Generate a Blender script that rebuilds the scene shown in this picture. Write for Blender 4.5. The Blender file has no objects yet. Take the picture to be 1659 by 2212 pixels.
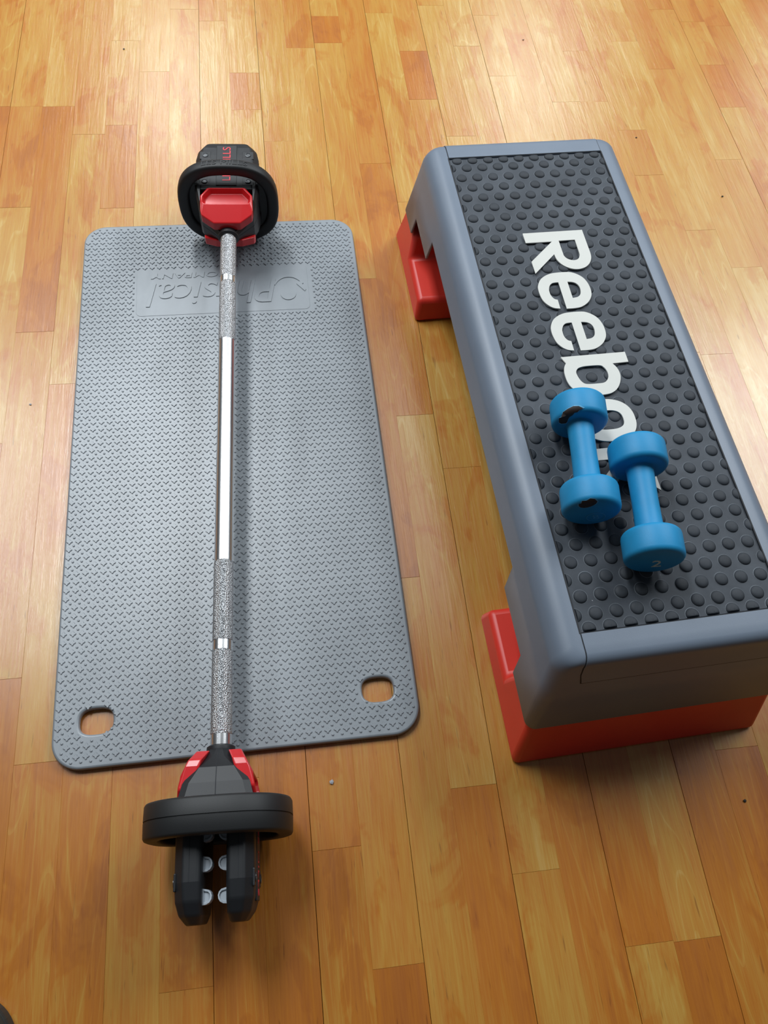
import bpy, bmesh, math, random
from mathutils import Matrix, Vector
PI = math.pi
rnd = random.Random(7)
scene = bpy.context.scene
COL = scene.collection

# ------------------------------------------------------------------ camera
cam_d = bpy.data.cameras.new('camera'); cam = bpy.data.objects.new('camera', cam_d); COL.objects.link(cam)
cam_d.sensor_fit = 'HORIZONTAL'; cam_d.sensor_width = 36.0; cam_d.lens = 36.0 * 1710.1 / 1659.0
cam_d.clip_start = 0.02; cam_d.clip_end = 60
r_, u_, b_ = (.9911, -.1140, .0681), (.0706, .8869, .4566), (-.1125, -.4477, .8871)
M = Matrix(((r_[0], u_[0], b_[0], 0), (r_[1], u_[1], b_[1], 0), (r_[2], u_[2], b_[2], 1.1227), (0, 0, 0, 1)))
cam.matrix_world = M
scene.camera = cam

# ------------------------------------------------------------------ world, ceiling lamps, exposure
w = bpy.data.worlds.new('world'); scene.world = w; w.use_nodes = True
bg = w.node_tree.nodes['Background']; bg.inputs[0].default_value = (.86, .93, 1.0, 1); bg.inputs[1].default_value = .055
def ceiling_lamp(x, y, sx, sy, power):
    d = bpy.data.lights.new('ceiling_lamp', 'AREA'); d.shape = 'RECTANGLE'; d.size = sx; d.size_y = sy
    d.energy = power; d.color = (.92, .97, 1.0)
    o = bpy.data.objects.new('ceiling_lamp', d); COL.objects.link(o); o.location = (x, y, 2.75)
    return o
for lx, pw in ((-1.88, 34), (-.60, 60), (.68, 6), (1.95, 44), (3.22, 50)): ceiling_lamp(lx, 2.20, .45, 1.80, pw)  # weakest lamp is added to brighten the floor between mat and step
for lx in (-3.15, -.60, 1.95, 4.50): ceiling_lamp(lx, 5.40, .45, 1.80, 26)
vs = scene.view_settings
vs.view_transform = 'Standard'; vs.look = 'None'; vs.gamma = 1.0; vs.exposure = 0.28; vs.use_curve_mapping = False

# ------------------------------------------------------------------ helpers
def tag(o, label=None, cat=None, group=None, kind=None):
    if label: o['label'] = label
    if cat: o['category'] = cat
    if group: o['group'] = group
    if kind: o['kind'] = kind
    return o
def empty(name, loc, rot=(0, 0, 0)):
    o = bpy.data.objects.new(name, None); COL.objects.link(o); o.location = loc; o.rotation_euler = rot
    o.empty_display_size = .05
    return o
def link(name, me, mat, parent=None, smooth=False, bevel=0, seg=2, ang=30):
    o = bpy.data.objects.new(name, me); COL.objects.link(o)
    if mat is not None and not me.materials: me.materials.append(mat)
    if parent is not None: o.parent = parent
    if smooth:
        me.polygons.foreach_set('use_smooth', [True] * len(me.polygons))
    if bevel:
        b = o.modifiers.new('bevel', 'BEVEL'); b.width = bevel; b.segments = seg; b.limit_method = 'ANGLE'
        b.angle_limit = math.radians(ang); b.harden_normals = False
    return o
def mesh(verts, faces, sharp=None):
    me = bpy.data.meshes.new('mesh'); me.from_pydata([tuple(v) for v in verts], [], faces)
    bm = bmesh.new(); bm.from_mesh(me); bmesh.ops.recalc_face_normals(bm, faces=bm.faces)
    bm.to_mesh(me); bm.free()
    if sharp is not None: me.set_sharp_from_angle(angle=math.radians(sharp))
    me.update(); return me
def loft(rings, cap0=True, cap1=True, sharp=None, closed=True):
    n = len(rings[0]); V = [p for r in rings for p in r]; F = []
    for k in range(len(rings) - 1):
        for i in range(n if closed else n - 1):
            j = (i + 1) % n
            F.append((k * n + i, k * n + j, (k + 1) * n + j, (k + 1) * n + i))
    if cap0: F.append(tuple(range(n)))
    if cap1: F.append(tuple((len(rings) - 1) * n + i for i in range(n)))
    return mesh(V, F, sharp)
def lathe_y(profile, n=48, sharp=35):
    """profile: list of (y, r); revolve around Y"""
    rings = [[(r * math.cos(2 * PI * i / n), y, r * math.sin(2 * PI * i / n)) for i in range(n)] for y, r in profile]
    return loft(rings, True, True, sharp)
def box(x0, x1, y0, y1, z0, z1):
    V = [(x, y, z) for z in (z0, z1) for y in (y0, y1) for x in (x0, x1)]
    return mesh(V, [(0, 1, 3, 2), (4, 5, 7, 6), (0, 1, 5, 4), (2, 3, 7, 6), (0, 2, 6, 4), (1, 3, 7, 5)])
def rrect(hx, hy, r, n=6, cx=0, cy=0):
    P = []
    for qx, qy, a0 in ((1, 1, 0), (-1, 1, 90), (-1, -1, 180), (1, -1, 270)):
        for i in range(n + 1):
            a = math.radians(a0 + 90 * i / n)
            P.append((cx + qx * (hx - r) + r * math.cos(a), cy + qy * (hy - r) + r * math.sin(a)))
    return P
def smooth_loop(pts, corners=(), sub=5):
    """Catmull-Rom through a closed loop, sharp at the given indices"""
    n = len(pts); out = []
    for i in range(n):
        p1, p2 = Vector(pts[i]), Vector(pts[(i + 1) % n])
        if i in corners and (i + 1) % n in corners: out.append(tuple(p1)); continue
        p0 = Vector(pts[i - 1]) if i not in corners else p1 - (p2 - p1)
        p3 = Vector(pts[(i + 2) % n]) if (i + 1) % n not in corners else p2 + (p2 - p1)
        for k in range(sub):
            t = k / sub
            out.append(tuple(.5 * ((2 * p1) + (p2 - p0) * t + (2 * p0 - 5 * p1 + 4 * p2 - p3) * t * t + (3 * p1 - p0 - 3 * p2 + p3) * t ** 3)))
    return out
def to_mesh(cu):
    o = bpy.data.objects.new('tmp', cu); COL.objects.link(o)
    bpy.context.view_layer.update()
    dg = bpy.context.evaluated_depsgraph_get()
    me = bpy.data.meshes.new_from_object(o.evaluated_get(dg))
    bpy.data.objects.remove(o); me.materials.clear()
    return me
def flat(loops, depth, bevel=0, res=2):
    """solid sheet with holes from 2D loops, spans z = -depth/2 .. depth/2"""
    cu = bpy.data.curves.new('outline', 'CURVE'); cu.dimensions = '2D'; cu.fill_mode = 'BOTH'
    for lp in loops:
        s = cu.splines.new('POLY'); s.points.add(len(lp) - 1); s.use_cyclic_u = True
        for p, q in zip(s.points, lp): p.co = (q[0], q[1], 0, 1)
    cu.extrude = depth / 2 - bevel; cu.bevel_depth = bevel; cu.bevel_resolution = res; cu.offset = -bevel
    return to_mesh(cu)
def text(body, size, depth, shear=0, align='CENTER', spacing=1.0, bevel=0):
    cu = bpy.data.curves.new('text', 'FONT'); cu.body = body; cu.size = size; cu.extrude = depth / 2
    cu.shear = shear; cu.align_x = align; cu.align_y = 'CENTER'; cu.space_character = spacing
    cu.bevel_depth = bevel; cu.resolution_u = 4; cu.offset = 0
    return to_mesh(cu)
def xform(me, m): me.transform(m); return me
def join(meshes):
    V, F = [], []
    for me in meshes:
        o = len(V); V += [tuple(v.co) for v in me.vertices]; F += [tuple(o + i for i in p.vertices) for p in me.polygons]
    me = bpy.data.meshes.new('mesh'); me.from_pydata(V, [], F); me.update(); return me

# ------------------------------------------------------------------ materials
def new_mat(name):
    m = bpy.data.materials.new(name); m.use_nodes = True
    nt = m.node_tree; return m, nt, nt.nodes['Principled BSDF']
def nd(nt, typ, **kw):
    n = nt.nodes.new(typ)
    for k, v in kw.items():
        if k in n.inputs: n.inputs[k].default_value = v
        else: setattr(n, k, v)
    return n
def noise(nt, vec, scale, detail=3, rough=.5, dist=0):
    n = nd(nt, 'ShaderNodeTexNoise'); n.inputs['Scale'].default_value = scale; n.inputs['Detail'].default_value = detail
    n.inputs['Roughness'].default_value = rough; n.inputs['Distortion'].default_value = dist
    if vec is not None: nt.links.new(vec, n.inputs['Vector'])
    return n
def ramp(nt, fac, stops, interp='LINEAR'):
    r = nd(nt, 'ShaderNodeValToRGB'); e = r.color_ramp.elements; r.color_ramp.interpolation = interp
    while len(e) < len(stops): e.new(.5)
    for q, (p, c) in zip(e, stops): q.position = p; q.color = (*c, 1)
    if fac is not None: nt.links.new(fac, r.inputs[0])
    return r
def mth(nt, op, a, b=None, c=None):
    n = nd(nt, 'ShaderNodeMath', operation=op)
    for i, v in enumerate((a, b, c)):
        if v is None: continue
        if isinstance(v, (int, float)): n.inputs[i].default_value = v
        else: nt.links.new(v, n.inputs[i])
    return n.outputs[0]
def mixc(nt, fac, a, b, blend='MIX'):
    n = nd(nt, 'ShaderNodeMix', data_type='RGBA', blend_type=blend)
    for i, v in ((0, fac), (6, a), (7, b)):
        if isinstance(v, (int, float)): n.inputs[i].default_value = v
        elif isinstance(v, tuple): n.inputs[i].default_value = (*v, 1)
        else: nt.links.new(v, n.inputs[i])
    return n.outputs[2]
def bump(nt, height, strength, dist, bsdf, normal=None):
    b = nd(nt, 'ShaderNodeBump'); b.inputs['Strength'].default_value = strength; b.inputs['Distance'].default_value = dist
    nt.links.new(height, b.inputs['Height'])
    if normal is not None: nt.links.new(normal, b.inputs['Normal'])
    if bsdf is not None: nt.links.new(b.outputs[0], bsdf.inputs['Normal'])
    return b.outputs[0]
def mapping(nt, src, scale, loc=None):
    m = nd(nt, 'ShaderNodeMapping'); nt.links.new(src, m.inputs['Vector']); m.inputs['Scale'].default_value = scale
    if loc is not None: nt.links.new(loc, m.inputs['Location'])
    return m.outputs[0]

def plain(name, col, rough=.5, metal=0, spec=.5, grain=0, gscale=900, vary=.0, vscale=12, coat=0):
    m, nt, b = new_mat(name)
    tc = nd(nt, 'ShaderNodeTexCoord').outputs['Object']
    b.inputs['Roughness'].default_value = rough; b.inputs['Metallic'].default_value = metal
    b.inputs['Specular IOR Level'].default_value = spec; b.inputs['Coat Weight'].default_value = coat
    n = noise(nt, tc, vscale, 5, .6)
    lo = tuple(c * (1 - vary) for c in col); hi = tuple(min(1, c * (1 + vary)) for c in col)
    r = ramp(nt, n.outputs[0], [(.3, lo), (.7, hi)]); nt.links.new(r.outputs[0], b.inputs['Base Color'])
    if grain:
        g = noise(nt, tc, gscale, 2, .5); bump(nt, g.outputs[0], grain, .0006, b)
    return m

def wood_material():
    m, nt, b = new_mat('oiled wood')
    geo = nd(nt, 'ShaderNodeNewGeometry').outputs['Position']
    at = nd(nt, 'ShaderNodeAttribute'); at.attribute_name = 'board'
    sp = nd(nt, 'ShaderNodeSeparateColor'); nt.links.new(at.outputs['Color'], sp.inputs[0])
    tone, seed, hue = sp.outputs[0], sp.outputs[1], sp.outputs[2]
    off = nd(nt, 'ShaderNodeCombineXYZ')
    nt.links.new(mth(nt, 'MULTIPLY', seed, 37.0), off.inputs[0]); nt.links.new(mth(nt, 'MULTIPLY', seed, 91.0), off.inputs[1])
    nt.links.new(mth(nt, 'MULTIPLY', seed, 13.0), off.inputs[2])
    add = nd(nt, 'ShaderNodeVectorMath', operation='ADD'); nt.links.new(geo, add.inputs[0]); nt.links.new(off.outputs[0], add.inputs[1])
    p = add.outputs[0]
    fine = noise(nt, mapping(nt, p, (1, .035, 1)), 420, 4, .65)           # fibre
    streak = noise(nt, mapping(nt, p, (1, .07, 1)), 75, 4, .6, .4)         # streaks
    band = noise(nt, mapping(nt, p, (1, .16, 1)), 22, 3, .5, 1.2)          # broad bands
    blot = noise(nt, mapping(nt, p, (1, .45, 1)), 13, 4, .62, .6)          # stain blotches
    wav = nd(nt, 'ShaderNodeTexWave', wave_type='BANDS', bands_direction='X', wave_profile='SAW')
    nt.links.new(mapping(nt, p, (1, .10, 1)), wav.inputs['Vector']); wav.inputs['Scale'].default_value = 16
    wav.inputs['Distortion'].default_value = 9; wav.inputs['Detail'].default_value = 1.5; wav.inputs['Detail Scale'].default_value = .8
    soft = noise(nt, mapping(nt, p, (1, .30, 1)), 6.5, 2, .5, .5)           # slow drift of colour inside a stave
    v = mth(nt, 'ADD', tone, mth(nt, 'MULTIPLY', mth(nt, 'SUBTRACT', band.outputs[0], .5), .32))
    v = mth(nt, 'ADD', v, mth(nt, 'MULTIPLY', mth(nt, 'SUBTRACT', soft.outputs[0], .5), .55))
    v = mth(nt, 'ADD', v, mth(nt, 'MULTIPLY', mth(nt, 'SUBTRACT', streak.outputs[0], .5), .38))
    v = mth(nt, 'ADD', v, mth(nt, 'MULTIPLY', mth(nt, 'SUBTRACT', fine.outputs[0], .5), .42))
    bl = ramp(nt, blot.outputs[0], [(.54, (0, 0, 0)), (.60, (1, 1, 1))])
    v = mth(nt, 'ADD', v, mth(nt, 'MULTIPLY', mth(nt, 'SUBTRACT', bl.outputs[0], .25), .13))
    # nested growth-ring lines: thin light contours of a slow field
    cont = noise(nt, mapping(nt, p, (1, .10, 1)), 15, 1, .4, .3)
    fr = mth(nt, 'FRACT', mth(nt, 'MULTIPLY', cont.outputs[0], 15.0))
    ln = ramp(nt, fr, [(.0, (1, 1, 1)), (.05, (1, 1, 1)), (.13, (0, 0, 0)), (.75, (0, 0, 0)), (1.0, (.25, .25, .25))])
    on = mth(nt, 'GREATER_THAN', mth(nt, 'FRACT', mth(nt, 'MULTIPLY', seed, 7.31)), .45)
    ringl = mth(nt, 'MULTIPLY', ln.outputs[0], on)
    v = mth(nt, 'SUBTRACT', v, mth(nt, 'MULTIPLY', ringl, .11))
    c = ramp(nt, v, WOOD)
    red = mixc(nt, mth(nt, 'MULTIPLY', hue, .24), c.outputs[0], (.50, .140, .014))
    # small dark pores drawn out along the grain
    por = noise(nt, mapping(nt, p, (1, .09, 1)), 260, 2, .5)
    pr = ramp(nt, por.outputs[0], [(.24, (.50, .42, .36)), (.32, (1, 1, 1))])
    colr = mixc(nt, .65, red, pr.outputs[0], 'MULTIPLY')
    nt.links.new(colr, b.inputs['Base Color'])
    rr = ramp(nt, streak.outputs[0], [(.3, (.32,) * 3), (.7, (.46,) * 3)])
    nt.links.new(rr.outputs[0], b.inputs['Roughness'])
    b.inputs['Specular IOR Level'].default_value = .35
    b.inputs['Coat Weight'].default_value = .9; b.inputs['Coat Roughness'].default_value = .25; b.inputs['Coat IOR'].default_value = 1.7
    hh = mth(nt, 'ADD', mth(nt, 'MULTIPLY', fine.outputs[0], .35), mth(nt, 'MULTIPLY', streak.outputs[0], 1.0))
    hh = mth(nt, 'ADD', hh, mth(nt, 'MULTIPLY', blot.outputs[0], .8))
    bn = bump(nt, hh, .40, .0012, b)
    nt.links.new(bn, b.inputs['Coat Normal'])
    return m
WOOD = [(.05, (.57, .41, .140)), (.30, (.475, .262, .044)), (.56, (.42, .145, .010)), (.95, (.25, .062, .004))]
MW = wood_material()
M_joint = plain('floor joint filler', (.10, .050, .020), .8)

def mat_foam():
    m, nt, b = new_mat('grey foam')
    tc = nd(nt, 'ShaderNodeTexCoord').outputs['Object']
    n1 = noise(nt, tc, 5, 5, .65); n2 = noise(nt, tc, 1400, 2, .5); n3 = noise(nt, mapping(nt, tc, (1, .3, 1)), 14, 4, .6)
    c = ramp(nt, n1.outputs[0], [(.30, (.185, .208, .230)), (.68, (.245, .272, .298))])
    st = ramp(nt, n3.outputs[0], [(.56, (1, 1, 1)), (.72, (.74, .75, .76))])
    c2 = mixc(nt, .6, c.outputs[0], st.outputs[0], 'MULTIPLY')
    nt.links.new(c2, b.inputs['Base Color'])
    b.inputs['Roughness'].default_value = .38; b.inputs['Specular IOR Level'].default_value = .85
    bump(nt, n2.outputs[0], .25, .0004, b)
    return m
M_mat = mat_foam()
M_deck = plain('blue grey deck plastic', (.150, .186, .240), .42, spec=.5, grain=.12, gscale=1500, vary=.05, vscale=7)
M_seam = plain('dark seam', (.012, .014, .018), .7)
def mat_rubber():
    m, nt, b = new_mat('dusty black rubber')
    tc = nd(nt, 'ShaderNodeTexCoord').outputs['Object']
    n1 = noise(nt, tc, 16, 5, .65); n2 = noise(nt, tc, 230, 2, .5)
    c = ramp(nt, n1.outputs[0], [(.30, (.040, .047, .058)), (.70, (.072, .083, .099))])
    sp = ramp(nt, n2.outputs[0], [(.79, (0, 0, 0)), (.82, (1, 1, 1))])
    nt.links.new(mixc(nt, sp.outputs[0], c.outputs[0], (.5, .52, .54)), b.inputs['Base Color'])
    b.inputs['Roughness'].default_value = .62; b.inputs['Specular IOR Level'].default_value = .3
    return m
M_rub = mat_rubber()
M_bump = plain('bare black rubber', (.034, .040, .049), .66, spec=.35, vary=.25, vscale=22)
M_dust = plain('dust ring', (.105, .12, .138), .8, vary=.45, vscale=30)
M_white = plain('white vinyl', (.57, .575, .54), .5, vary=.03)
M_red = plain('red plastic', (.68, .036, .021), .42, vary=.06, vscale=9, grain=.06, gscale=1200)
M_redg = plain('glossy red plastic', (.60, .018, .022), .26, vary=.04)
M_blk = plain('black plastic', (.012, .0135, .016), .48, grain=.12, gscale=1600, vary=.10)
M_blk2 = plain('black rubber', (.011, .012, .013), .55, grain=.12, gscale=1400, vary=.15)
M_emb = plain('scuffed black rubber', (.030, .031, .033), .6, vary=.2)
M_redp = plain('red print', (.70, .045, .06), .5)
M_greyp = plain('grey print', (.16, .16, .15), .6, vary=.3, vscale=300)
M_clip = plain('pale grey clip', (.42, .47, .52), .4)
M_screw = plain('black steel screw', (.10, .105, .11), .35, metal=.6)
M_chrome = plain('polished steel', (.80, .81, .82), .27, metal=1, vary=.02)
def mat_knurl():
    m, nt, b = new_mat('knurled steel')
    tc = nd(nt, 'ShaderNodeTexCoord').outputs['Object']
    b.inputs['Metallic'].default_value = 1; b.inputs['Roughness'].default_value = .36
    v = nd(nt, 'ShaderNodeTexVoronoi'); v.inputs['Scale'].default_value = 720; nt.links.new(tc, v.inputs['Vector'])
    r = ramp(nt, v.outputs['Distance'], [(.0, (.86, .87, .89)), (.75, (.42, .44, .46))])
    nt.links.new(r.outputs[0], b.inputs['Base Color'])
    bump(nt, v.outputs['Distance'], .9, .0012, b)
    return m
M_knurl = mat_knurl()
M_blue = plain('blue vinyl', (.010, .245, .50), .52, spec=.4, vary=.10, vscale=25, grain=.1, gscale=700)
M_worn = plain('bare cast iron', (.020, .012, .010), .65, vary=.5, vscale=120)
M_lift = plain('torn vinyl edge', (.10, .38, .62), .5)
M_shoe = plain('dark shoe fabric', (.030, .034, .030), .7, grain=.3, gscale=900, vary=.2)
M_sole = plain('dark shoe sole', (.02, .02, .018), .6)
M_crumb = plain('dark crumb', (.02, .016, .012), .8)
M_crumbg = plain('grey crumb', (.34, .34, .36), .8)

# ------------------------------------------------------------------ floor: boards of two staves each
SW = .0643
JOINTS = {-13: [1.566], -12: [1.565, 1.272], -11: [1.564, .966, .348], -10: [1.476, .851, .229], -9: [1.784, 1.503, 1.263, .607],
          -8: [1.675, .98, .30], -7: [1.90, 1.196, .52], -6: [1.856, .767], -5: [1.669, 1.546, .92, .29], -4: [1.445, .581], -3: [1.755, 1.10, .418, -.062],
          -2: [1.874, 1.773, 1.060, .451], -1: [1.372, .748, .138], 0: [1.886, 1.259, .639, .024], 1: [1.742, 1.572, .736, .252],
          2: [1.451, .638, -.075], 3: [1.759, 1.047, .384, -.077], 4: [1.877, 1.650, .929, .304], 5: [1.40, .718, .150], 6: [1.558, .619],
          7: [1.739, 1.557, .85], 8: [1.461, 1.319, .844], 9: [1.774, 1.156, .50], 10: [1.670, 1.052], 11: [1.361, .72], 12: [1.851, 1.684, 1.532, .9], 13: [1.834, 1.20]}
TONES = {-13: [.45, .50], -12: [.36, .50, .42], -11: [.34, .62, .46, .62], -10: [.42, .46, .46, .56], -9: [.34, .34, .60, .42, .60],  # stave colours, with far glare and dimmer foreground partly painted in
         -8: [.32, .34, .5, .55], -7: [.32, .36, .5, .58], -6: [.30, .33, .58], -5: [.30, .52, .34, .5, .66], -4: [.36, .40, .55], -3: [.46, .36, .5, .56, .80],
         -2: [.36, .70, .40, .62, .46], -1: [.46, .62, .36, .64], 0: [.50, .38, .34, .38, .46], 1: [.38, .66, .34, .36, .52],
         2: [.36, .36, .66, .48], 3: [.34, .34, .44, .50, .72], 4: [.34, .34, .34, .44, .60], 5: [.34, .36, .44, .74], 6: [.32, .32, .44],
         7: [.56, .40, .34, .4], 8: [.36, .40, .37, .37], 9: [.36, .36, .34, .5], 10: [.52, .38, .37], 11: [.42, .44, .44], 12: [.46, .42, .66, .42, .42], 13: [.56, .50, .52]}
floor = link('floor', box(-2.4, 2.9, -2.2, 4.6, -.03, -.006), M_joint); tag(floor, kind='structure')
def stave(x0, x1, y0, y1, tone, z=0.0):
    c = .00018
    V = []
    for (a, b2, d, e, zz) in ((x0, x1, y0, y1, -.006), (x0, x1, y0, y1, z - c), (x0 + c, x1 - c, y0 + c, y1 - c, z)):
        V += [(a, d, zz), (b2, d, zz), (b2, e, zz), (a, e, zz)]
    F = [(8, 9, 10, 11)]
    for k in (0, 4):
        for i in range(4): F.append((k + i, k + (i + 1) % 4, k + 4 + (i + 1) % 4, k + 4 + i))
    return V, F
def board_attr(me, vals):
    a = me.attributes.new('board', 'FLOAT_COLOR', 'FACE')
    a.data.foreach_set('color', [x for v in vals for x in v])
YF, YN = 2.62, -.62
SEAM = {c: (.00030 if rnd.random() < .5 else .00008) for c in range(-40, 44)}
for c in (0, 2, 4, -4): SEAM[c] = .00036
extraV, extraF, extraA = [], [], []
for c in range(-36, 42):
    core = -15 <= c <= 17
    ys = list(JOINTS.get(c, []))
    if not ys:
        y = 1.9 - rnd.random() * .6
        while y > -.4: ys.append(y); y -= .42 + rnd.random() * .3
    tn = list(TONES.get(c, []))
    while len(tn) < len(ys) + 1: tn.append(.36 + rnd.random() * .26)
    y = ys[0] + .45 + rnd.random() * .25; pre = []
    while y < 4.5: pre.insert(0, y); y += .45 + rnd.random() * .25
    y = ys[-1] - .5 - rnd.random() * .2; post = []
    while y > -2.1: post.append(y); y -= .5 + rnd.random() * .2
    tn = [.34 + rnd.random() * .26 for _ in pre] + tn + [.42 + rnd.random() * .28 for _ in post]
    ys = [4.6] + pre + ys + post + [-2.2]
    x0 = .249 + SW * c; x1 = x0 + SW
    g0 = SEAM[c] if c % 2 == 0 else .00001
    g1 = .00001 if c % 2 == 0 else SEAM[c + 1]
    for k in range(len(ys) - 1):
        ya, yb = ys[k], ys[k + 1]
        t = .43 + (tn[k] - .43) * .88; hue = .15 + .5 * rnd.random() if t < .6 else .55 + .45 * rnd.random()
        V, F = stave(x0 + g0, x1 - g1, yb + .0001, ya - .0001, t, (rnd.random() - .5) * .0002)
        vals = [(t, rnd.random(), hue, 1)] * len(F)
        if core and yb < YF and ya > YN:
            me = mesh(V, F); board_attr(me, vals)
            link('plank', me, MW, floor)
        else:
            o = len(extraV); extraV += V; extraF += [tuple(o + i for i in f) for f in F]; extraA += vals
me = mesh(extraV, extraF); board_attr(me, extraA)
tag(link('surrounding_planks', me, MW, floor), kind='stuff')

# ------------------------------------------------------------------ exercise mat
MX, MY, MR = -.0974, .7088, math.radians(.37)
HW, HL, TH = .25, .495, .0115
mt = empty('exercise_mat', (MX, MY, 0), (0, 0, MR))
tag(mt, 'grey textured foam exercise mat lying on the floor under the barbell', 'mat')
def slot(cx, cy, a, b2, n=40):
    return [(cx + a * abs(math.cos(t)) ** (2 / 2.8) * (1 if math.cos(t) >= 0 else -1), cy + b2 * abs(math.sin(t)) ** (2 / 2.8) * (1 if math.sin(t) >= 0 else -1)) for t in (2 * PI * i / n for i in range(n))]
HOLES = [(-.1925, -.4330), (.1945, -.4290)]
sheet = flat([rrect(HW, HL, .040, 12)] + [slot(hx, hy, .0225, .0175) for hx, hy in HOLES], TH, .0035, 3)
xform(sheet, Matrix.Translation((0, 0, TH / 2))); sheet.set_sharp_from_angle(angle=math.radians(40))
link('mat_sheet', sheet, M_mat, mt, smooth=True)
# moulded grip: four-pointed stars with dots between
PX, PY = .0129, .0133
LX0, LX1, LY0, LY1 = -.1545, .1560, .2710, .3800
def free(x, y, m):
    if abs(x) > HW - .0055 - m or abs(y) > HL - .006 - m: return False
    qx, qy = abs(x) - (HW - .040), abs(y) - (HL - .040)
    if qx > 0 and qy > 0 and math.hypot(qx, qy) > .034 - m: return False
    if LX0 - m < x < LX1 + m and LY0 - m < y < LY1 + m: return False
    for hx, hy in HOLES:
        if ((x - hx) / (.0255 + m)) ** 2 + ((y - hy) / (.0205 + m)) ** 2 < 1: return False
    return True
star = []
for k in range(16):
    a = 2 * PI * k / 16; q = k % 4
    r = {0: .00485, 1: .0038, 2: .0027, 3: .0038}[q]
    star.append((r * math.cos(a), r * math.sin(a)))
GV, GF = [], []
def stud(x, y, loop, h, top):
    o = len(GV); n = len(loop)
    for s, z in ((1.0, TH - .0002), (.93, TH + h * .75), (top, TH + h)):
        GV.extend((x + s * px, y + s * py, z) for px, py in loop)
    for k in (0, n):
        for i in range(n): GF.append((o + k + i, o + k + (i + 1) % n, o + k + n + (i + 1) % n, o + k + n + i))
    GF.append(tuple(o + 2 * n + i for i in range(n)))
dot = [(.00185 * math.cos(2 * PI * k / 8), .00185 * math.sin(2 * PI * k / 8)) for k in range(8)]
for i in range(-19, 20):
    for j in range(-38, 39):
        x, y = (i + .22) * PX, j * PY
        if free(x, y, .002): stud(x, y, star, .0014, .82)
        x, y = (i + .72) * PX, (j + .5) * PY
        if free(x, y, 0): stud(x, y, dot, .0015, .55)
gm = bpy.data.meshes.new('mesh'); gm.from_pydata(GV, [], GF); gm.update()
tag(link('grip_pattern', gm, M_mat, mt), kind='stuff')
# logo panel, read from the far end of the mat
lp = flat([rrect((LX1 - LX0) / 2 - .0015, (LY1 - LY0) / 2 - .0015, .009, 6, (LX0 + LX1) / 2, (LY0 + LY1) / 2)], .0010, .0003, 1)
link('logo_panel', xform(lp, Matrix.Translation((0, 0, TH))), M_mat, mt)
ZL = TH + .0005
def mat_text(body, size, x_right, x_left, yc, shear, h, tall=None):
    me = text(body, size, h, shear, 'LEFT', 1.0)
    xs = [v.co.x for v in me.vertices]; yy = [v.co.y for v in me.vertices]
    wdt = max(xs) - min(xs); sc = (x_right - x_left) / wdt; cy = (max(yy) + min(yy)) / 2
    sy = sc if tall is None else tall / (max(yy) - min(yy))
    for v in me.vertices:
        v.co = (x_right - (v.co.x - min(xs)) * sc, yc - (v.co.y - cy) * sy, ZL + h / 2 + v.co.z)
    me.update(); return me
link('lettering', mat_text('Physical', .06, .096, -.136, .3285, .22, .0013, .072), M_mat, mt)
link('lettering', mat_text('COMPANY', .02, .012, -.128, .3640, .10, .0010, .0125), M_mat, mt)
arc = []
for k in range(25):
    a = math.radians(205 + 130 * k / 24 - 180); arc.append((.1190 + .030 * math.cos(a), .318 + .036 * math.sin(a)))
inn = [(.1190 + .027 * math.cos(math.radians(205 + 130 * k / 24 - 180)), .318 + .031 * math.sin(math.radians(205 + 130 * k / 24 - 180))) for k in range(25)]
circ = [(.117 + .0135 * math.cos(2 * PI * k / 32), .3075 + .0125 * math.sin(2 * PI * k / 32)) for k in range(32)]
em = join([flat([arc + inn[::-1]], .0013), flat([circ], .0013), flat([[(.1335, .332), (.1400, .338), (.1500, .318), (.1475, .314)]], .0013)])
link('emblem', xform(em, Matrix.Translation((0, 0, ZL + .0006))), M_mat, mt)

# ------------------------------------------------------------------ aerobic step
SX, SY, SR = .4352, .6726, math.radians(2.33)
st = empty('aerobic_step', (SX, SY, .095), (0, 0, SR))
tag(st, 'long blue-grey aerobic step platform with black bumpy top and white lettering', 'step')
Z0 = -.095
def zl(z): return z + Z0
IX, IY, ZT = .1303, .4047, .2516
YB = [.4785, .405, .395, .30, .29]
def zbot(y):
    a = abs(y - .004)
    for (y0, z0), (y1, z1) in (((.29, .184), (.30, .1375)), ((.395, .1375), (.405, .095))):
        if y0 <= a <= y1: return z0 + (z1 - z0) * (a - y0) / (y1 - y0)
    return .184 if a < .29 else (.1375 if a < .395 else .095)
YS = [.405 + .004, .395 + .004, .30 + .004, .29 + .004, .15, 0, -.15, -.29 + .004, -.30 + .004, -.395 + .004, -.405 + .004]
def contour(hx, hy, r, yscale=1.0):
    P = []
    n = 7
    P += [(hx - r + r * math.cos(math.radians(90 * i / n)), hy - r + r * math.sin(math.radians(90 * i / n))) for i in range(n + 1)]
    P += [(-hx + r + r * math.cos(math.radians(90 + 90 * i / n)), hy - r + r * math.sin(math.radians(90 + 90 * i / n))) for i in range(n + 1)]
    P += [(-hx, y * yscale) for y in YS]
    P += [(-hx + r + r * math.cos(math.radians(180 + 90 * i / n)), -hy + r + r * math.sin(math.radians(180 + 90 * i / n))) for i in range(n + 1)]
    P += [(hx - r + r * math.cos(math.radians(270 + 90 * i / n)), -hy + r + r * math.sin(math.radians(270 + 90 * i / n))) for i in range(n + 1)]
    P += [(hx, y * yscale) for y in YS[::-1]]
    return P
rings = []
def side_x(z): return .1763 + (.1665 - .1763) * (z - .095) / (.2226 - .095)
def side_y(z): return .4785 + (.4425 - .4785) * (z - .095) / (.2386 - .095)
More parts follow.
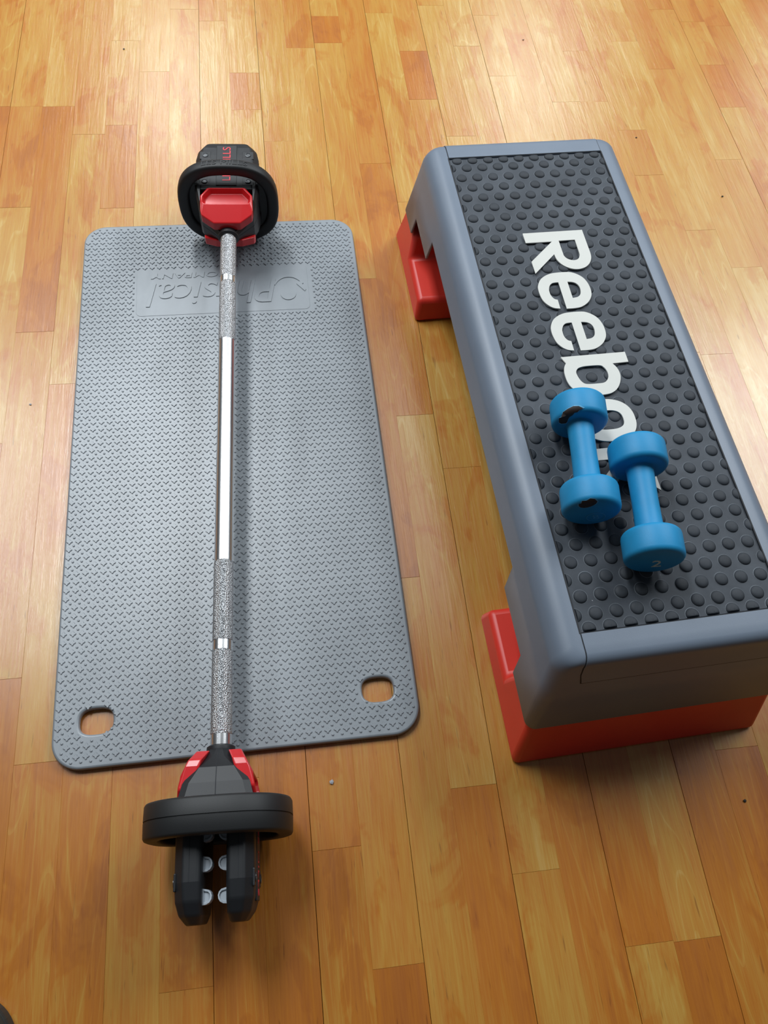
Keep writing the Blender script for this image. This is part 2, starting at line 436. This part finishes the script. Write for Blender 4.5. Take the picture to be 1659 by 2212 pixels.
c0 = contour(.1763, .4785, .014); rings.append([(x * side_x(zbot(y)) / .1763, y, zl(zbot(y))) for x, y in c0])
def cut(z, hx, hy, r): rings.append([(x, y, zl(z)) for x, y in contour(hx, hy, r)])
for z in (.186, .205, .2216): cut(z, side_x(z), side_y(z), .016 + (z - .095) * .03)
RS, RE = .0290, .0125
for a in (10, 20, 30, 40, 50, 60, 70, 80, 90):
    z = ZT - RS + RS * math.sin(math.radians(a)); hx = .1665 - RS + RS * math.cos(math.radians(a))
    if z <= ZT - RE: hy = side_y(z)
    else: hy = side_y(ZT - RE) - RE + RE * math.sqrt(max(0, 1 - ((z - ZT + RE) / RE) ** 2))
    cut(z, hx, hy, .020 - .004 * a / 90)
rings.append([(x, y, zl(ZT)) for x, y in contour(IX, IY, .0005, .98)])
rings.append([(x, y, zl(ZT - .004)) for x, y in contour(IX, IY, .0005, .98)])
dk = loft(rings, False, True, 35)
do = link('deck_shell', dk, M_deck, st, smooth=True)
sm = do.modifiers.new('shell', 'SOLIDIFY'); sm.thickness = .0035; sm.offset = -1
# end panels and their dark seams
prof = [(IY + .0012, ZT), (.420, ZT)]
ye = side_y(ZT - RE)
for a in (90, 70, 50, 30, 10, 0): prof.append((ye - RE + RE * math.cos(math.radians(a)), ZT - RE + RE * math.sin(math.radians(a))))
prof += [(side_y(.222), .222), (side_y(.2035), .2035)]
hwid = [.1292, .1292, .1292, .1296, .1302, .1308, .1314, .1318, .1314, .1270]
def panel(offn, grow, th):
    n = len(prof); V = []; F = []
    for k, (y, z) in enumerate(prof):
        a, b2 = prof[max(0, k - 1)], prof[min(n - 1, k + 1)]
        d = Vector((b2[0] - a[0], b2[1] - a[1])).normalized(); nn = Vector((-d[1], d[0]))
        if nn[1] < 0 and nn[0] < 0: nn = -nn
        ext = 0
        if k == 0: ext = -grow
        if k == n - 1: ext = grow * 2.0
        y2, z2 = y + d[0] * ext, z + d[1] * ext
        h = hwid[k] + grow
        for s in (offn, offn - th):
            V += [(-h, y2 + nn[0] * s, zl(z2 + nn[1] * s)), (h, y2 + nn[0] * s, zl(z2 + nn[1] * s))]
    for k in range(n - 1):
        o, q = 4 * k, 4 * k + 4
        F += [(o, o + 1, q + 1, q), (o + 2, o + 3, q + 3, q + 2), (o, q, q + 2, o + 2), (o + 1, q + 1, q + 3, o + 3)]
    F += [(0, 1, 3, 2), (4 * n - 4, 4 * n - 3, 4 * n - 1, 4 * n - 2)]
    return mesh(V, F, 40)
pm, sm_ = panel(.0010, 0, .0012), panel(.0004, .0011, .0008)
for s in (1, -1):
    a = link('end_panel', pm, M_deck, st, smooth=True); b2 = link('seam', sm_, M_seam, a)
    if s < 0: a.rotation_euler = (0, 0, PI)
for s in (1, -1):
    link('seam', box(s * IX - .0009, s * IX + .0009, -IY - .001, IY + .001, zl(ZT - .003), zl(ZT + .0003)), M_seam, st)
# rubber top
ZI = ZT - .0018
top = link('rubber_top', box(-IX + .001, IX - .001, -IY + .001, IY - .001, zl(ZI - .002), zl(ZI)), M_rub, st)
BV, BF, DV, DF = [], [], [], []
def clipx(v, lim): return max(-lim, min(lim, v))
NB = 18
for k in range(37):
    y0 = max(-.4000, min(.4000, .405 - .0225 * k)); oddrow = (k % 2 == 1)
    xs = [-.130 + .026 * i for i in range(11)] if oddrow else [-.117 + .026 * i for i in range(10)]
    for x0 in xs:
        o = len(BV)
        for r, h in ((.0087, 0), (.0082, .0012), (.0070, .0023), (.0048, .0031), (.0024, .0034)):
            for i in range(NB):
                a = 2 * PI * i / NB
                BV.append((clipx(x0 + r * math.cos(a), IX - .0022), clipx(y0 + r * math.sin(a), IY - .0022), zl(ZI + h)))
        for q in range(4):
            for i in range(NB): BF.append((o + q * NB + i, o + q * NB + (i + 1) % NB, o + (q + 1) * NB + (i + 1) % NB, o + (q + 1) * NB + i))
        BF.append(tuple(o + 4 * NB + i for i in range(NB)))
        o = len(DV)
        for r, h in ((.0094, .00002), (.0085, .0003)):
            for i in range(NB):
                a = 2 * PI * i / NB
                DV.append((clipx(x0 + r * math.cos(a), IX - .0016), clipx(y0 + r * math.sin(a), IY - .0016), zl(ZI + h)))
        for i in range(NB): DF.append((o + i, o + (i + 1) % NB, o + NB + (i + 1) % NB, o + NB + i))
bmh = bpy.data.meshes.new('mesh'); bmh.from_pydata(BV, [], BF); bmh.set_sharp_from_angle(angle=math.radians(80)); bmh.update()
tag(link('grip_bumps', bmh, M_bump, top, smooth=True), kind='stuff')
dmh = bpy.data.meshes.new('mesh'); dmh.from_pydata(DV, [], DF); dmh.update()
tag(link('dust_rings', dmh, M_dust, top), kind='stuff')
# white letters, each its own part
Ro = [(-.0479, .2290), (.0477, .2290), (.0477, .1970), (.0476, .1790), (.0457, .1690), (.0408, .1602), (.0333, .1536), (.0241, .1503), (.0150, .1504), (.0065, .1535), (-.0011, .1594), (-.0061, .1669), (-.0085, .1737), (-.0095, .1824), (-.0479, .1465), (-.0479, .1709), (-.0062, .2089), (-.0479, .2089)]
Ri = [(.0048, .2095), (.0306, .2095), (.0304, .1837), (.0293, .1765), (.0257, .1707), (.0199, .1682), (.0139, .1691), (.0086, .1722), (.0055, .1772), (.0048, .1832)]
Eo = [(-.018, .0762), (-.0064, .0760), (.004, .0774), (.0133, .0821), (.0207, .0889), (.0262, .0984), (.028, .1096), (.0270, .1211), (.0231, .1318), (.0161, .1395), (.0073, .1446), (-.0015, .1459), (-.0127, .1460), (-.0241, .1450), (-.0341, .1414), (-.0427, .1352), (-.0483, .1267), (-.0510, .1181), (-.0513, .1069), (-.0491, .0942), (-.0435, .0850), (-.0362, .0792), (-.0273, .0771), (-.0270, .0940), (-.0317, .0963), (-.0350, .1028), (-.0355, .1104), (-.0344, .1166), (-.0314, .1226), (-.0270, .1261), (-.0217, .1269), (-.0176, .1269)]
Ei = [(-.0034, .1268), (.0041, .1254), (.0093, .1221), (.0122, .1161), (.0121, .1085), (.0096, .1012), (.0043, .0967), (-.0036, .0953)]
Bo = [(-.0497, -.0092), (.0453, -.0092), (.0453, -.0268), (.0215, -.0272), (.0258, -.0355), (.0272, -.0452), (.0256, -.0538), (.0212, -.0633), (.0146, -.0712), (.0056, -.0764), (-.0052, -.0780), (-.0180, -.0780), (-.0290, -.0755), (-.0390, -.0705), (-.0475, -.0622), (-.0512, -.0519), (-.0518, -.0395), (-.0506, -.0309), (-.0482, -.0248), (-.0451, -.0203)]
Bi = [(-.0274, -.0295), (-.0175, -.0280), (.0016, -.0287), (.0069, -.0324), (.0098, -.0397), (.0092, -.0483), (.0058, -.0542), (.0005, -.0580), (-.0071, -.0588), (-.0248, -.0581), (-.0309, -.0535), (-.0339, -.0451), (-.0347, -.0375), (-.0319, -.0322)]
def sup(cx, cy, a, b2, e, n=56):
    return [(cx + a * abs(math.cos(t)) ** (2 / e) * (1 if math.cos(t) >= 0 else -1), cy + b2 * abs(math.sin(t)) ** (2 / e) * (1 if math.sin(t) >= 0 else -1)) for t in (2 * PI * i / n for i in range(n))]
Ko = [(-.0480, -.1620), (.0455, -.1620), (.0455, -.1795), (-.0040, -.1795), (.0270, -.2096), (.0270, -.2325), (-.0100, -.1975), (-.0480, -.2335), (-.0480, -.2105), (-.0160, -.1795), (-.0480, -.1795)]
LET = [(smooth_loop(Ro, (0, 1, 2, 13, 14, 15, 16, 17)), smooth_loop(Ri, (0, 1))),
       (smooth_loop(Eo, (0, 22, 23, 31)), smooth_loop(Ei, (0, 7))), None,
       (smooth_loop(Bo, (0, 1, 2, 3, 19)), smooth_loop(Bi)),
       (sup(-.0125, -.1190, .0390, .0336, 2.35), sup(-.0125, -.1190, .0222, .0152, 2.7)), (Ko,)]
emesh = None
for k, L in enumerate(LET):
    if L is None: me2 = emesh
    else:
        me2 = flat(L, .0022, .0002, 1); xform(me2, Matrix.Translation((0, 0, zl(ZT + .0013))))
        if k == 1: emesh = me2
    o = link('letter', me2, M_white, top)
    if L is None: o.location.y = -.0768

# risers
def riser_mesh():
    def xw(z): return .1817 - .100 * z
    pts = [(.284, 0), (.5064, 0), (.5064 - .33 * .0955, .0955), (.3985 + .004, .0955), (.3950, .0470), (.284 + .0100, .0470)]
    V = [(-xw(z), y, z) for y, z in pts] + [(xw(z), y, z) for y, z in pts]
    n = len(pts); F = [tuple(range(n)), tuple(range(n, 2 * n))]
    for i in range(n): j = (i + 1) % n; F.append((i, j, n + j, n + i))
    return mesh(V, F)
rm = riser_mesh()
for s, lab in ((1, 'red plastic riser block under the far end of the step'), (-1, 'red plastic riser block under the near end of the step')):
    o = link('step_riser', rm, M_red, None, smooth=True, bevel=.0085, seg=4)
    o.location = (SX, SY, 0); o.rotation_euler = (0, 0, SR + (0 if s > 0 else PI))
    tag(o, lab, 'step riser', 'risers under the step')
rm.set_sharp_from_angle(angle=math.radians(60))

# ------------------------------------------------------------------ dumbbells on the step
def s2w(x, y): return (SX + x * math.cos(SR) - y * math.sin(SR), SY + x * math.sin(SR) + y * math.cos(SR))
DR, HH, DZ = .0358, .0185, .0630
RE2 = .0065       # head radius, half head length, head centre offset
def head_profile():
    P = [(-HH, .0), (-HH, DR - RE2)]
    for a in (75, 50, 25, 0): P.append((-HH + RE2 - RE2 * math.sin(math.radians(a)), DR - RE2 + RE2 * math.cos(math.radians(a))))
    for a in (0, 25, 50, 75, 90): P.append((HH - RE2 + RE2 * math.sin(math.radians(a)), DR - RE2 + RE2 * math.cos(math.radians(a))))
    P.append((HH, .0)); return [(y, max(r, .0004)) for y, r in P]
hm = lathe_y(head_profile(), 56, 60)
gp = [(-.050, .0215), (-.0465, .0182), (-.042, .0168), (-.02, .0162), (0, .0160), (.02, .0162), (.042, .0168), (.0465, .0182), (.050, .0215)]
gm_ = lathe_y(gp, 40, 60)
def surf(th, y, off=0.0):
    """point on a head: angle around the axis, y along it (head centre = 0); beyond HH it runs over the face"""
    if abs(y) <= HH - RE2: r = DR + off; yy = y
    else:
        s = 1 if y > 0 else -1; d = abs(y) - (HH - RE2); q = RE2 * PI / 2
        if d < q: a = d / q * PI / 2; r = DR - RE2 + (RE2 + off) * math.cos(a); yy = s * (HH - RE2 + (RE2 + off) * math.sin(a))
        else: r = DR - RE2 - (d - q); yy = s * (HH + off)
    return Vector((r * math.sin(th), yy, r * math.cos(th)))
def patch(loop, off, n=7):
    """fill a loop given in (theta, y) on the head surface"""
    cx = sum(p[0] for p in loop) / len(loop); cy = sum(p[1] for p in loop) / len(loop)
    V = [surf(cx, cy, off)]; F = []; m = len(loop)
    for k in range(1, n + 1):
        V += [surf(cx + (p[0] - cx) * k / n, cy + (p[1] - cy) * k / n, off) for p in loop]
    for i in range(m): F.append((0, 1 + i, 1 + (i + 1) % m))
    for k in range(n - 1):
        for i in range(m): F.append((1 + k * m + i, 1 + k * m + (i + 1) % m, 1 + (k + 1) * m + (i + 1) % m, 1 + (k + 1) * m + i))
    return mesh(V, F)
def dumbbell(ax, ay, bx, by, label):
    a, b2 = s2w(ax, ay), s2w(bx, by)
    cx, cy = (a[0] + b2[0]) / 2, (a[1] + b2[1]) / 2
    ang = math.atan2(-(a[0] - b2[0]), a[1] - b2[1])
    t = empty('dumbbell', (cx, cy, ZT + .0019), (0, 0, ang))
    tag(t, label, 'dumbbell', 'dumbbells on the step')
    hs = []
    for s in (1, -1):
        h = link('weight_head', hm, M_blue, t, smooth=True); h.location = (0, s * DZ, DR); hs.append(h)
    g = link('handle', gm_, M_blue, t, smooth=True); g.location = (0, 0, DR)
    return t, hs
d1, h1 = dumbbell(-.0668, -.1265, -.0863, -.2520, 'torn blue vinyl dumbbell with black worn patches, lying left of the other')
d2, h2 = dumbbell(-.0085, -.1985, -.0285, -.3245, 'intact blue vinyl dumbbell marked with a pale 2 on its end')
def rough_loop(cx, cy, rx, ry, n=26, j=.22, rot=0):
    out = []
    for i in range(n):
        a = 2 * PI * i / n; k = 1 + (rnd.random() - .5) * 2 * j
        u, v = rx * k * math.cos(a), ry * k * math.sin(a)
        out.append((cx + u * math.cos(rot) - v * math.sin(rot) * (rx / ry), cy + u * math.sin(rot) * (ry / rx) + v * math.cos(rot)))
    return out
# far head: torn along its near left edge; near head: torn on its near face
TEAR1 = [(-1.20, -.0195), (-1.02, -.0165), (-.95, -.0172), (-.80, -.0140), (-.62, -.0128), (-.45, -.0118), (-.30, -.0128), (-.18, -.0150), (-.30, -.0165), (-.36, -.0180), (-.46, -.0182), (-.55, -.0205), (-.70, -.0215), (-.86, -.0240), (-1.02, -.0262), (-1.18, -.0262), (-1.26, -.0225)]
TEAR2 = [(-.86, -.0225), (-.78, -.0195), (-.70, -.0200), (-.62, -.0178), (-.48, -.0182), (-.36, -.0170), (-.22, -.0178), (-.12, -.0205), (-.14, -.0240), (-.24, -.0268), (-.40, -.0285), (-.60, -.0290), (-.78, -.0280), (-.88, -.0255)]
TEAR1 = [(-.78 + (a + .70) * 1.18, -.0205 + (b + .0185) * 1.35) for a, b in TEAR1]
TEAR2 = [(-.48 + (a + .48) * 1.10, -.0245 + (b + .0225) * 1.45) for a, b in TEAR2]
for hd, lp_ in ((h1[0], TEAR1), (h1[1], TEAR2)):
    cx = sum(p[0] for p in lp_) / len(lp_); cy = sum(p[1] for p in lp_) / len(lp_)
    link('torn_edge', patch([(cx + (p[0] - cx) * 1.10, cy + (p[1] - cy) * 1.12) for p in lp_], .00035), M_lift, hd, smooth=True)
    link('worn_patch', patch(lp_, .0007), M_worn, hd, smooth=True)
def face_text(hd, body, size, x, z, rot, mat, name):
    me = text(body, size, .0006)
    m = Matrix.Translation((x, -HH - .0002, z)) @ Matrix.Rotation(PI / 2, 4, 'X') @ Matrix.Rotation(rot, 4, 'Z')
    return link(name, xform(me, m), mat, hd)
M_pale = plain('pale print', (.62, .64, .55), .6, vary=.3, vscale=400)
M_pale2 = plain('faint print', (.06, .33, .58), .5)
face_text(h2[1], '2', .026, .004, -.006, .25, M_pale, 'number')
ringo = flat([sup(0, 0, .0115, .0115, 2), sup(0, 0, .0106, .0106, 2)], .0006)
link('emblem', xform(ringo, Matrix.Translation((.008, -HH - .0002, -.010)) @ Matrix.Rotation(PI / 2, 4, 'X')), M_pale2, h1[1])
face_text(h1[1], '8', .017, .008, -.010, .5, M_pale2, 'number')

# ------------------------------------------------------------------ barbell
BX, BY = -.1157, .1215                    # foot of the near weight plate
BL = 1.0415                                # distance between the two plates
RZ_, TILT = -math.atan2(.0337, .8976), math.atan2(.0118, BL)
AX = .0850                                 # axis height above the foot
bar = empty('barbell', (BX, BY, 0), (TILT, 0, RZ_))
tag(bar, 'steel barbell with knurled grips and black and red clamp ends across the mat', 'barbell')
def seg(name, y0, y1, r, mat):
    me2 = lathe_y([(y0, r - .0006), (y0 + .0006, r), (y1 - .0006, r), (y1, r - .0006)], 40, 35)
    o = link(name, me2, mat, bar, smooth=True); o.location = (0, 0, AX); return o
RB = .0133
seg('shaft', .340, .728, RB, M_chrome)
for y0, y1 in ((.103, .212), (.226, .340), (.728, .848), (.862, .950)): seg('knurled_grip', y0, y1, RB + .0003, M_knurl)
for y0, y1 in ((.079, .103), (.212, .226), (.848, .862), (.950, .967)): seg('grip_ring', y0, y1, RB, M_chrome)

def oct_ring(hx, hz, ch, y, cx=0):
    P = [(hx, hz - ch), (hx - ch, hz), (-hx + ch, hz), (-hx, hz - ch), (-hx, -hz + ch), (-hx + ch, -hz), (hx - ch, -hz), (hx, -hz + ch)]
    return [(cx + x, y, z) for x, z in P]
CS = [(0, .0110, .0175, .004), (.010, .0130, .0230, .005), (.024, .0180, .0370, .006), (.046, .0250, .0455, .007), (.066, .0300, .0510, .008), (.086, .0330, .0530, .008)]
SHELF = [(.000, .0115, .0140, .0178), (.012, .0155, .0245, .0300), (.026, .0285, .0405, .0445), (.044, .0395, .0450, .0500), (.066, .0450, .0450, .0535), (.086, .0450, .0450, .0545)]
def shelf(sg):
    return loft([[(-hx, y, sg * z0), (hx, y, sg * z0), (hx, y, sg * (z1 - .004)), (hx - .008, y, sg * z1), (-hx + .008, y, sg * z1), (-hx, y, sg * (z1 - .004))] for y, hx, z0, z1 in SHELF])
collar_m = join([loft([oct_ring(hx, hz - .003, ch, y) for y, hx, hz, ch in CS]), shelf(1), shelf(-1)])
CS = [(y, hx, z1, 0) for y, hx, z0, z1 in SHELF]
sv = [(x, y, z + dz) for y, hx, z, ch in CS[:-1] for dz in (-.0008, .0003) for x in (-.0005, .0005)]
cseam_m = loft([[sv[4 * k], sv[4 * k + 1], sv[4 * k + 3], sv[4 * k + 2]] for k in range(len(CS) - 1)])
sleeve_m = lathe_y([(-.006, .0150), (-.004, .0178), (.012, .0185), (.016, .0160)], 36, 35)
def jaw_mesh():
    rings_ = []
    for y, xi, xo, hz, co in ((.066, .0135, .0440, .0540, .010), (.075, .0135, .0450, .0556, .011), (.150, .0135, .0450, .0556, .011), (.170, .0135, .0440, .0525, .011), (.184, .0140, .0405, .0450, .010), (.194, .0165, .0330, .0330, .006)):
        P = [(xi, hz - .004), (xi + .004, hz), (xo - co, hz), (xo, hz - co), (xo, -hz + co), (xo - co, -hz), (xi + .004, -hz), (xi, -hz + .004)]
        rings_.append([(x, y, z) for x, z in P])
    return loft(rings_)
jaw_m = jaw_mesh()
def release_mesh():
    # octagonal red shell on the +X side with a scooped finger hold
    def X(y):
        T = [(0, .0265), (.004, .0275), (.020, .0355), (.034, .0420), (.066, .0470), (.090, .0475)]
        for (ya, xa), (yb, xb) in zip(T, T[1:]):
            if y <= yb: return xa + (xb - xa) * (y - ya) / (yb - ya)
        return .0475
    O = [(-.0225, .003), (.0225, .003), (.0430, .016), (.0447, .024), (.0447, .050), (.0320, .0665), (-.0320, .0665), (-.0447, .050), (-.0447, .024), (-.0430, .016)]
    S = [(-.0280, .0330), (.0280, .0330), (.0380, .0335), (.0410, .0375), (.0410, .0480), (.0290, .0635), (-.0290, .0635), (-.0410, .0480), (-.0410, .0375), (-.0380, .0335)]
    Fl = [(z * .92, .0370 + (y - .033) * .82) for z, y in S]
    n = len(O)
    V = [(X(y) - .016, y, z) for z, y in O] + [(X(y), y, z) for z, y in O] + [(X(y) + .0015, y, z) for z, y in S] + [(X(y) - .0090, y, z) for z, y in Fl]
    F = []
    for k in (0, n, 2 * n):
        for i in range(n): j = (i + 1) % n; F.append((k + i, k + j, k + n + j, k + n + i))
    F += [tuple(range(n)), tuple(3 * n + i for i in range(n))]
    return mesh(V, F)
rel_m = release_mesh()
plate_m = join([box(.0430, .0459, .0735, .174, -.0180, .0180)])
pad_m = box(.0425, .0453, .0740, .0930, -.0100, .0100)
screw_m = xform(lathe_y([(0, .0052), (.0012, .0052), (.0014, .0040), (.0005, .0034), (.0004, .0004)], 18, 30), Matrix.Rotation(-PI / 2, 4, 'Z'))
clip_o = [(0, -.0085)] + [(.0105 * math.sin(math.radians(a)) ** .8 if a > 0 else 0, -.0085 * math.cos(math.radians(a))) for a in (20, 45, 70, 95, 120, 145)] + [(0, .0085)]
clip_i = [(.0012 + x * .72, y * .70) for x, y in clip_o]
clip_m = join([flat([clip_o, clip_i], .020, .0003, 1), flat([clip_i], .016)])
les = text('LES MILLS', .0185, .0006, 0, 'CENTER', 1.0)
_x = [v.co.x for v in les.vertices]; _y = [v.co.y for v in les.vertices]
for v in les.vertices: v.co = ((v.co.x - (max(_x) + min(_x)) / 2) * .084 / (max(_x) - min(_x)), (v.co.y - (max(_y) + min(_y)) / 2) * .0140 / (max(_y) - min(_y)), v.co.z)
def bar_end(y0, sgn, rot):
    """clamp end: canonical axis +Y away from the bar"""
    base = Matrix.Translation((0, y0, AX)) @ (Matrix.Rotation(PI, 4, 'Z') if sgn < 0 else Matrix()) @ Matrix.Rotation(rot, 4, 'Y')
    def put(name, me2, mat, extra=Matrix(), parent=bar, **kw):
        o = link(name, me2, mat, parent, **kw)
        o.matrix_local = (base @ extra) if parent is bar else extra
        return o
    cl = put('collar', collar_m, M_blk, bevel=.0015, seg=2, ang=15)
    put('sleeve', sleeve_m, M_blk, smooth=True)
    for s in (0, PI): put('seam', cseam_m, M_seam, Matrix.Rotation(s, 4, 'Y'), cl)
    for s in (1, -1):
        fx = Matrix() if s > 0 else Matrix.Rotation(PI, 4, 'Y')
        put('release_button', rel_m, M_redg, fx, bevel=.0016, seg=3, ang=20)
        j = put('jaw', jaw_m, M_blk, fx, bevel=.0022, seg=3, ang=15)
        for zz in (1, -1): put('seam', box(.0270, .0277, .088, .150, -.0003, .0004), M_seam, Matrix.Translation((0, 0, zz * .0556)), j)
        pl_ = put('name_plate', plate_m, M_blk, Matrix(), j, bevel=.0010, seg=2)
        lm = Matrix.Translation((.0460, .127, 0)) @ Matrix(((0, 0, 1, 0), (1, 0, 0, 0), (0, 1, 0, 0), (0, 0, 0, 1)))
        put('lettering', les, M_redp, lm, j)
        for yy in (0, .066):
            for zz in (-.0375, .0375):
                pd = put('screw_pad', pad_m, M_blk, Matrix.Translation((0, yy, zz)), j, bevel=.0012, seg=2)
                put('screw', screw_m, M_screw, Matrix.Translation((.0452, .0835 + yy, zz)), j)
        for yy in (.100, .132, .166):
            put('clip', clip_m, M_clip, Matrix.Translation((.0138, yy, .030 * s)) @ Matrix.Rotation(PI, 4, 'Z'), j)
bar_end(.083, -1, 0)
bar_end(BL - .083, 1, -PI / 2)

# ------------------------------------------------------------------ weight plates clamped in the ends
HX_, HZ_ = .0878, .0850
def plate_contour(d, e, n=96): return sup(0, 0, HX_ - d, HZ_ - d, e, n)
n = 96
oc, ic = plate_contour(0, 2.6), plate_contour(.0200, 2.7)
def rim(PT, line):
    sec = [(0, -PT + .0035), (.0012, -PT + .001), (.0040, -PT), (.0125, -PT), (.0150, -PT + .0012), (.0160, -PT + .004), (.0160, PT - .004), (.0150, PT - .0012), (.0125, PT), (.0040, PT), (.0012, PT - .001), (0, PT - .0035)]
    sec += [(-.0003, .0009), (.0006, .0005), (.0006, -.0005), (-.0003, -.0009)] if line else [(-.0004, 0)]
    V, F = [], []; m_ = len(sec)
    for i in range(n):
        for d, y in sec:
            k = d / .016; V.append((oc[i][0] + (ic[i][0] - oc[i][0]) * k, y, oc[i][1] + (ic[i][1] - oc[i][1]) * k))
    for i in range(n):
        for k in range(m_):
            F.append((i * m_ + k, i * m_ + (k + 1) % m_, ((i + 1) % n) * m_ + (k + 1) % m_, ((i + 1) % n) * m_ + k))
    return mesh(V, F, 50)
rim_thin, rim_thick = rim(.0104, False), rim(.0208, True)
web_out = []; web_in = []
for x, z in plate_contour(.0185, 2.7):
    zt = min(z, .0442); web_out.append((x, zt))
for i in range(n):
    a = 2 * PI * i / n; cx_, sz_ = math.cos(a), math.sin(a)
    k = min(.0545 / max(1e-6, abs(cx_)), .0425 / max(1e-6, abs(sz_))); web_in.append((k * cx_, k * sz_))
web_m = loft([[(x, -.005, z) for x, z in web_out], [(x, .005, z) for x, z in web_out], [(x, .005, z) for x, z in web_in], [(x, -.005, z) for x, z in web_in], [(x, -.005, z) for x, z in web_out]], False, False, 40)
def top_z(x, e=2.6): return HZ_ * max(0, 1 - (abs(x) / HX_) ** e) ** (1 / e)
def rim_text():
    me2 = text('LES MILLS', .0135, .0012)
    xs = [v.co.x for v in me2.vertices]; sc = .078 / (max(xs) - min(xs))
    for v in me2.vertices:
        x, y, z = v.co; x *= sc; v.co = (x, y, top_z(x) + .0004 + z)
    me2.update(); return me2
rim_t = rim_text()
def weight_plate(ylocal, label, spin, flip):
    c_ = bar.matrix_basis @ Vector((0, ylocal, AX))
    e = empty('weight_plate', c_, (TILT, 0, RZ_))
    tag(e, label, 'weight plate', 'weight plates on the barbell')
    m0 = Matrix.Rotation(spin, 4, 'Y')
    def put(name, me2, mat, mm=Matrix(), **kw):
        o = link(name, me2, mat, e, **kw); o.matrix_local = m0 @ mm; return o
    put('rim', rim_thick if flip else rim_thin, M_blk2, smooth=True); put('web', web_m, M_blk2, smooth=True)
    put('embossed_lettering', rim_t, M_emb)
    kg = text('5kg', .011, .0006)
    put('lettering', xform(kg, Matrix.Translation((.052, -.0052, -.046)) @ Matrix.Rotation(.6, 4, 'Y') @ Matrix.Rotation(PI / 2, 4, 'X')), M_greyp)
    return e
weight_plate(0, 'thick black rubber weight plate on the near barbell end, standing on the wooden floor', PI, 1)
weight_plate(BL, 'thinner black rubber weight plate on the far barbell end, standing on the mat edge', 0, 0)

# ------------------------------------------------------------------ shoe tip in the lower left corner
sh = empty('shoe', (-.4040, -.0950, 0), (0, 0, math.radians(12)))
tag(sh, 'dark shoe tip at the lower left corner of the photo', 'shoe')
def shoe_out(s, z, y_back=-.21):
    P = []
    for i in range(25):
        a = PI * i / 24; P.append((s * .046 * math.cos(a) * (1 - .06 * math.sin(a)), s * .060 * math.sin(a) ** .8, z))
    return P + [(-s * .043, y_back * .45, z), (-s * .036, y_back, z), (s * .036, y_back, z), (s * .043, y_back * .45, z)]
link('sole', loft([shoe_out(.97, 0), shoe_out(1.0, .004), shoe_out(1.0, .020), shoe_out(.97, .023)]), M_sole, sh, smooth=False)
link('upper', loft([shoe_out(.95, .022), shoe_out(.94, .034), shoe_out(.86, .048), shoe_out(.70, .058), shoe_out(.45, .064)], sharp=60), M_shoe, sh, smooth=True)

# ------------------------------------------------------------------ crumbs
def crumb(x, y, s, mat, label):
    bm = bmesh.new(); bmesh.ops.create_icosphere(bm, subdivisions=1, radius=s)
    for v in bm.verts: v.co = Vector((v.co.x * (1 + rnd.random() * .6), v.co.y * (.8 + rnd.random() * .6), v.co.z * .5)) * (.8 + .4 * rnd.random())
    zmin = min(v.co.z for v in bm.verts)
    me2 = bpy.data.meshes.new('mesh'); bm.to_mesh(me2); bm.free()
    o = link('crumb', me2, mat); o.location = (x, y, -zmin + .0001)
    tag(o, label, 'crumb', 'crumbs on the floor'); return o
for x, y, s, mm, lb in ((-.300, 1.7526, .0018, M_crumb, 'tiny black crumb on pale boards in the upper left'),
                        (.612, 1.7803, .0016, M_crumb, 'tiny black crumb on pale boards beyond the step'),
                        (.7974, 1.4353, .0016, M_crumb, 'tiny dark crumb right of the far end of the step'),
                        (.9365, 1.2491, .0020, M_crumb, 'dark crumb near the right edge beside the step'),
                        (.0248, .1633, .0027, M_crumbg, 'pale grey crumb between mat and near riser'),
                        (.5906, .0793, .0022, M_crumb, 'dark crumb on a reddish board in the lower right'),
                        (-.4206, .8122, .0018, M_crumbg, 'pale grey crumb on the curved grain left of the mat')):
    crumb(x, y, s, mm, lb)
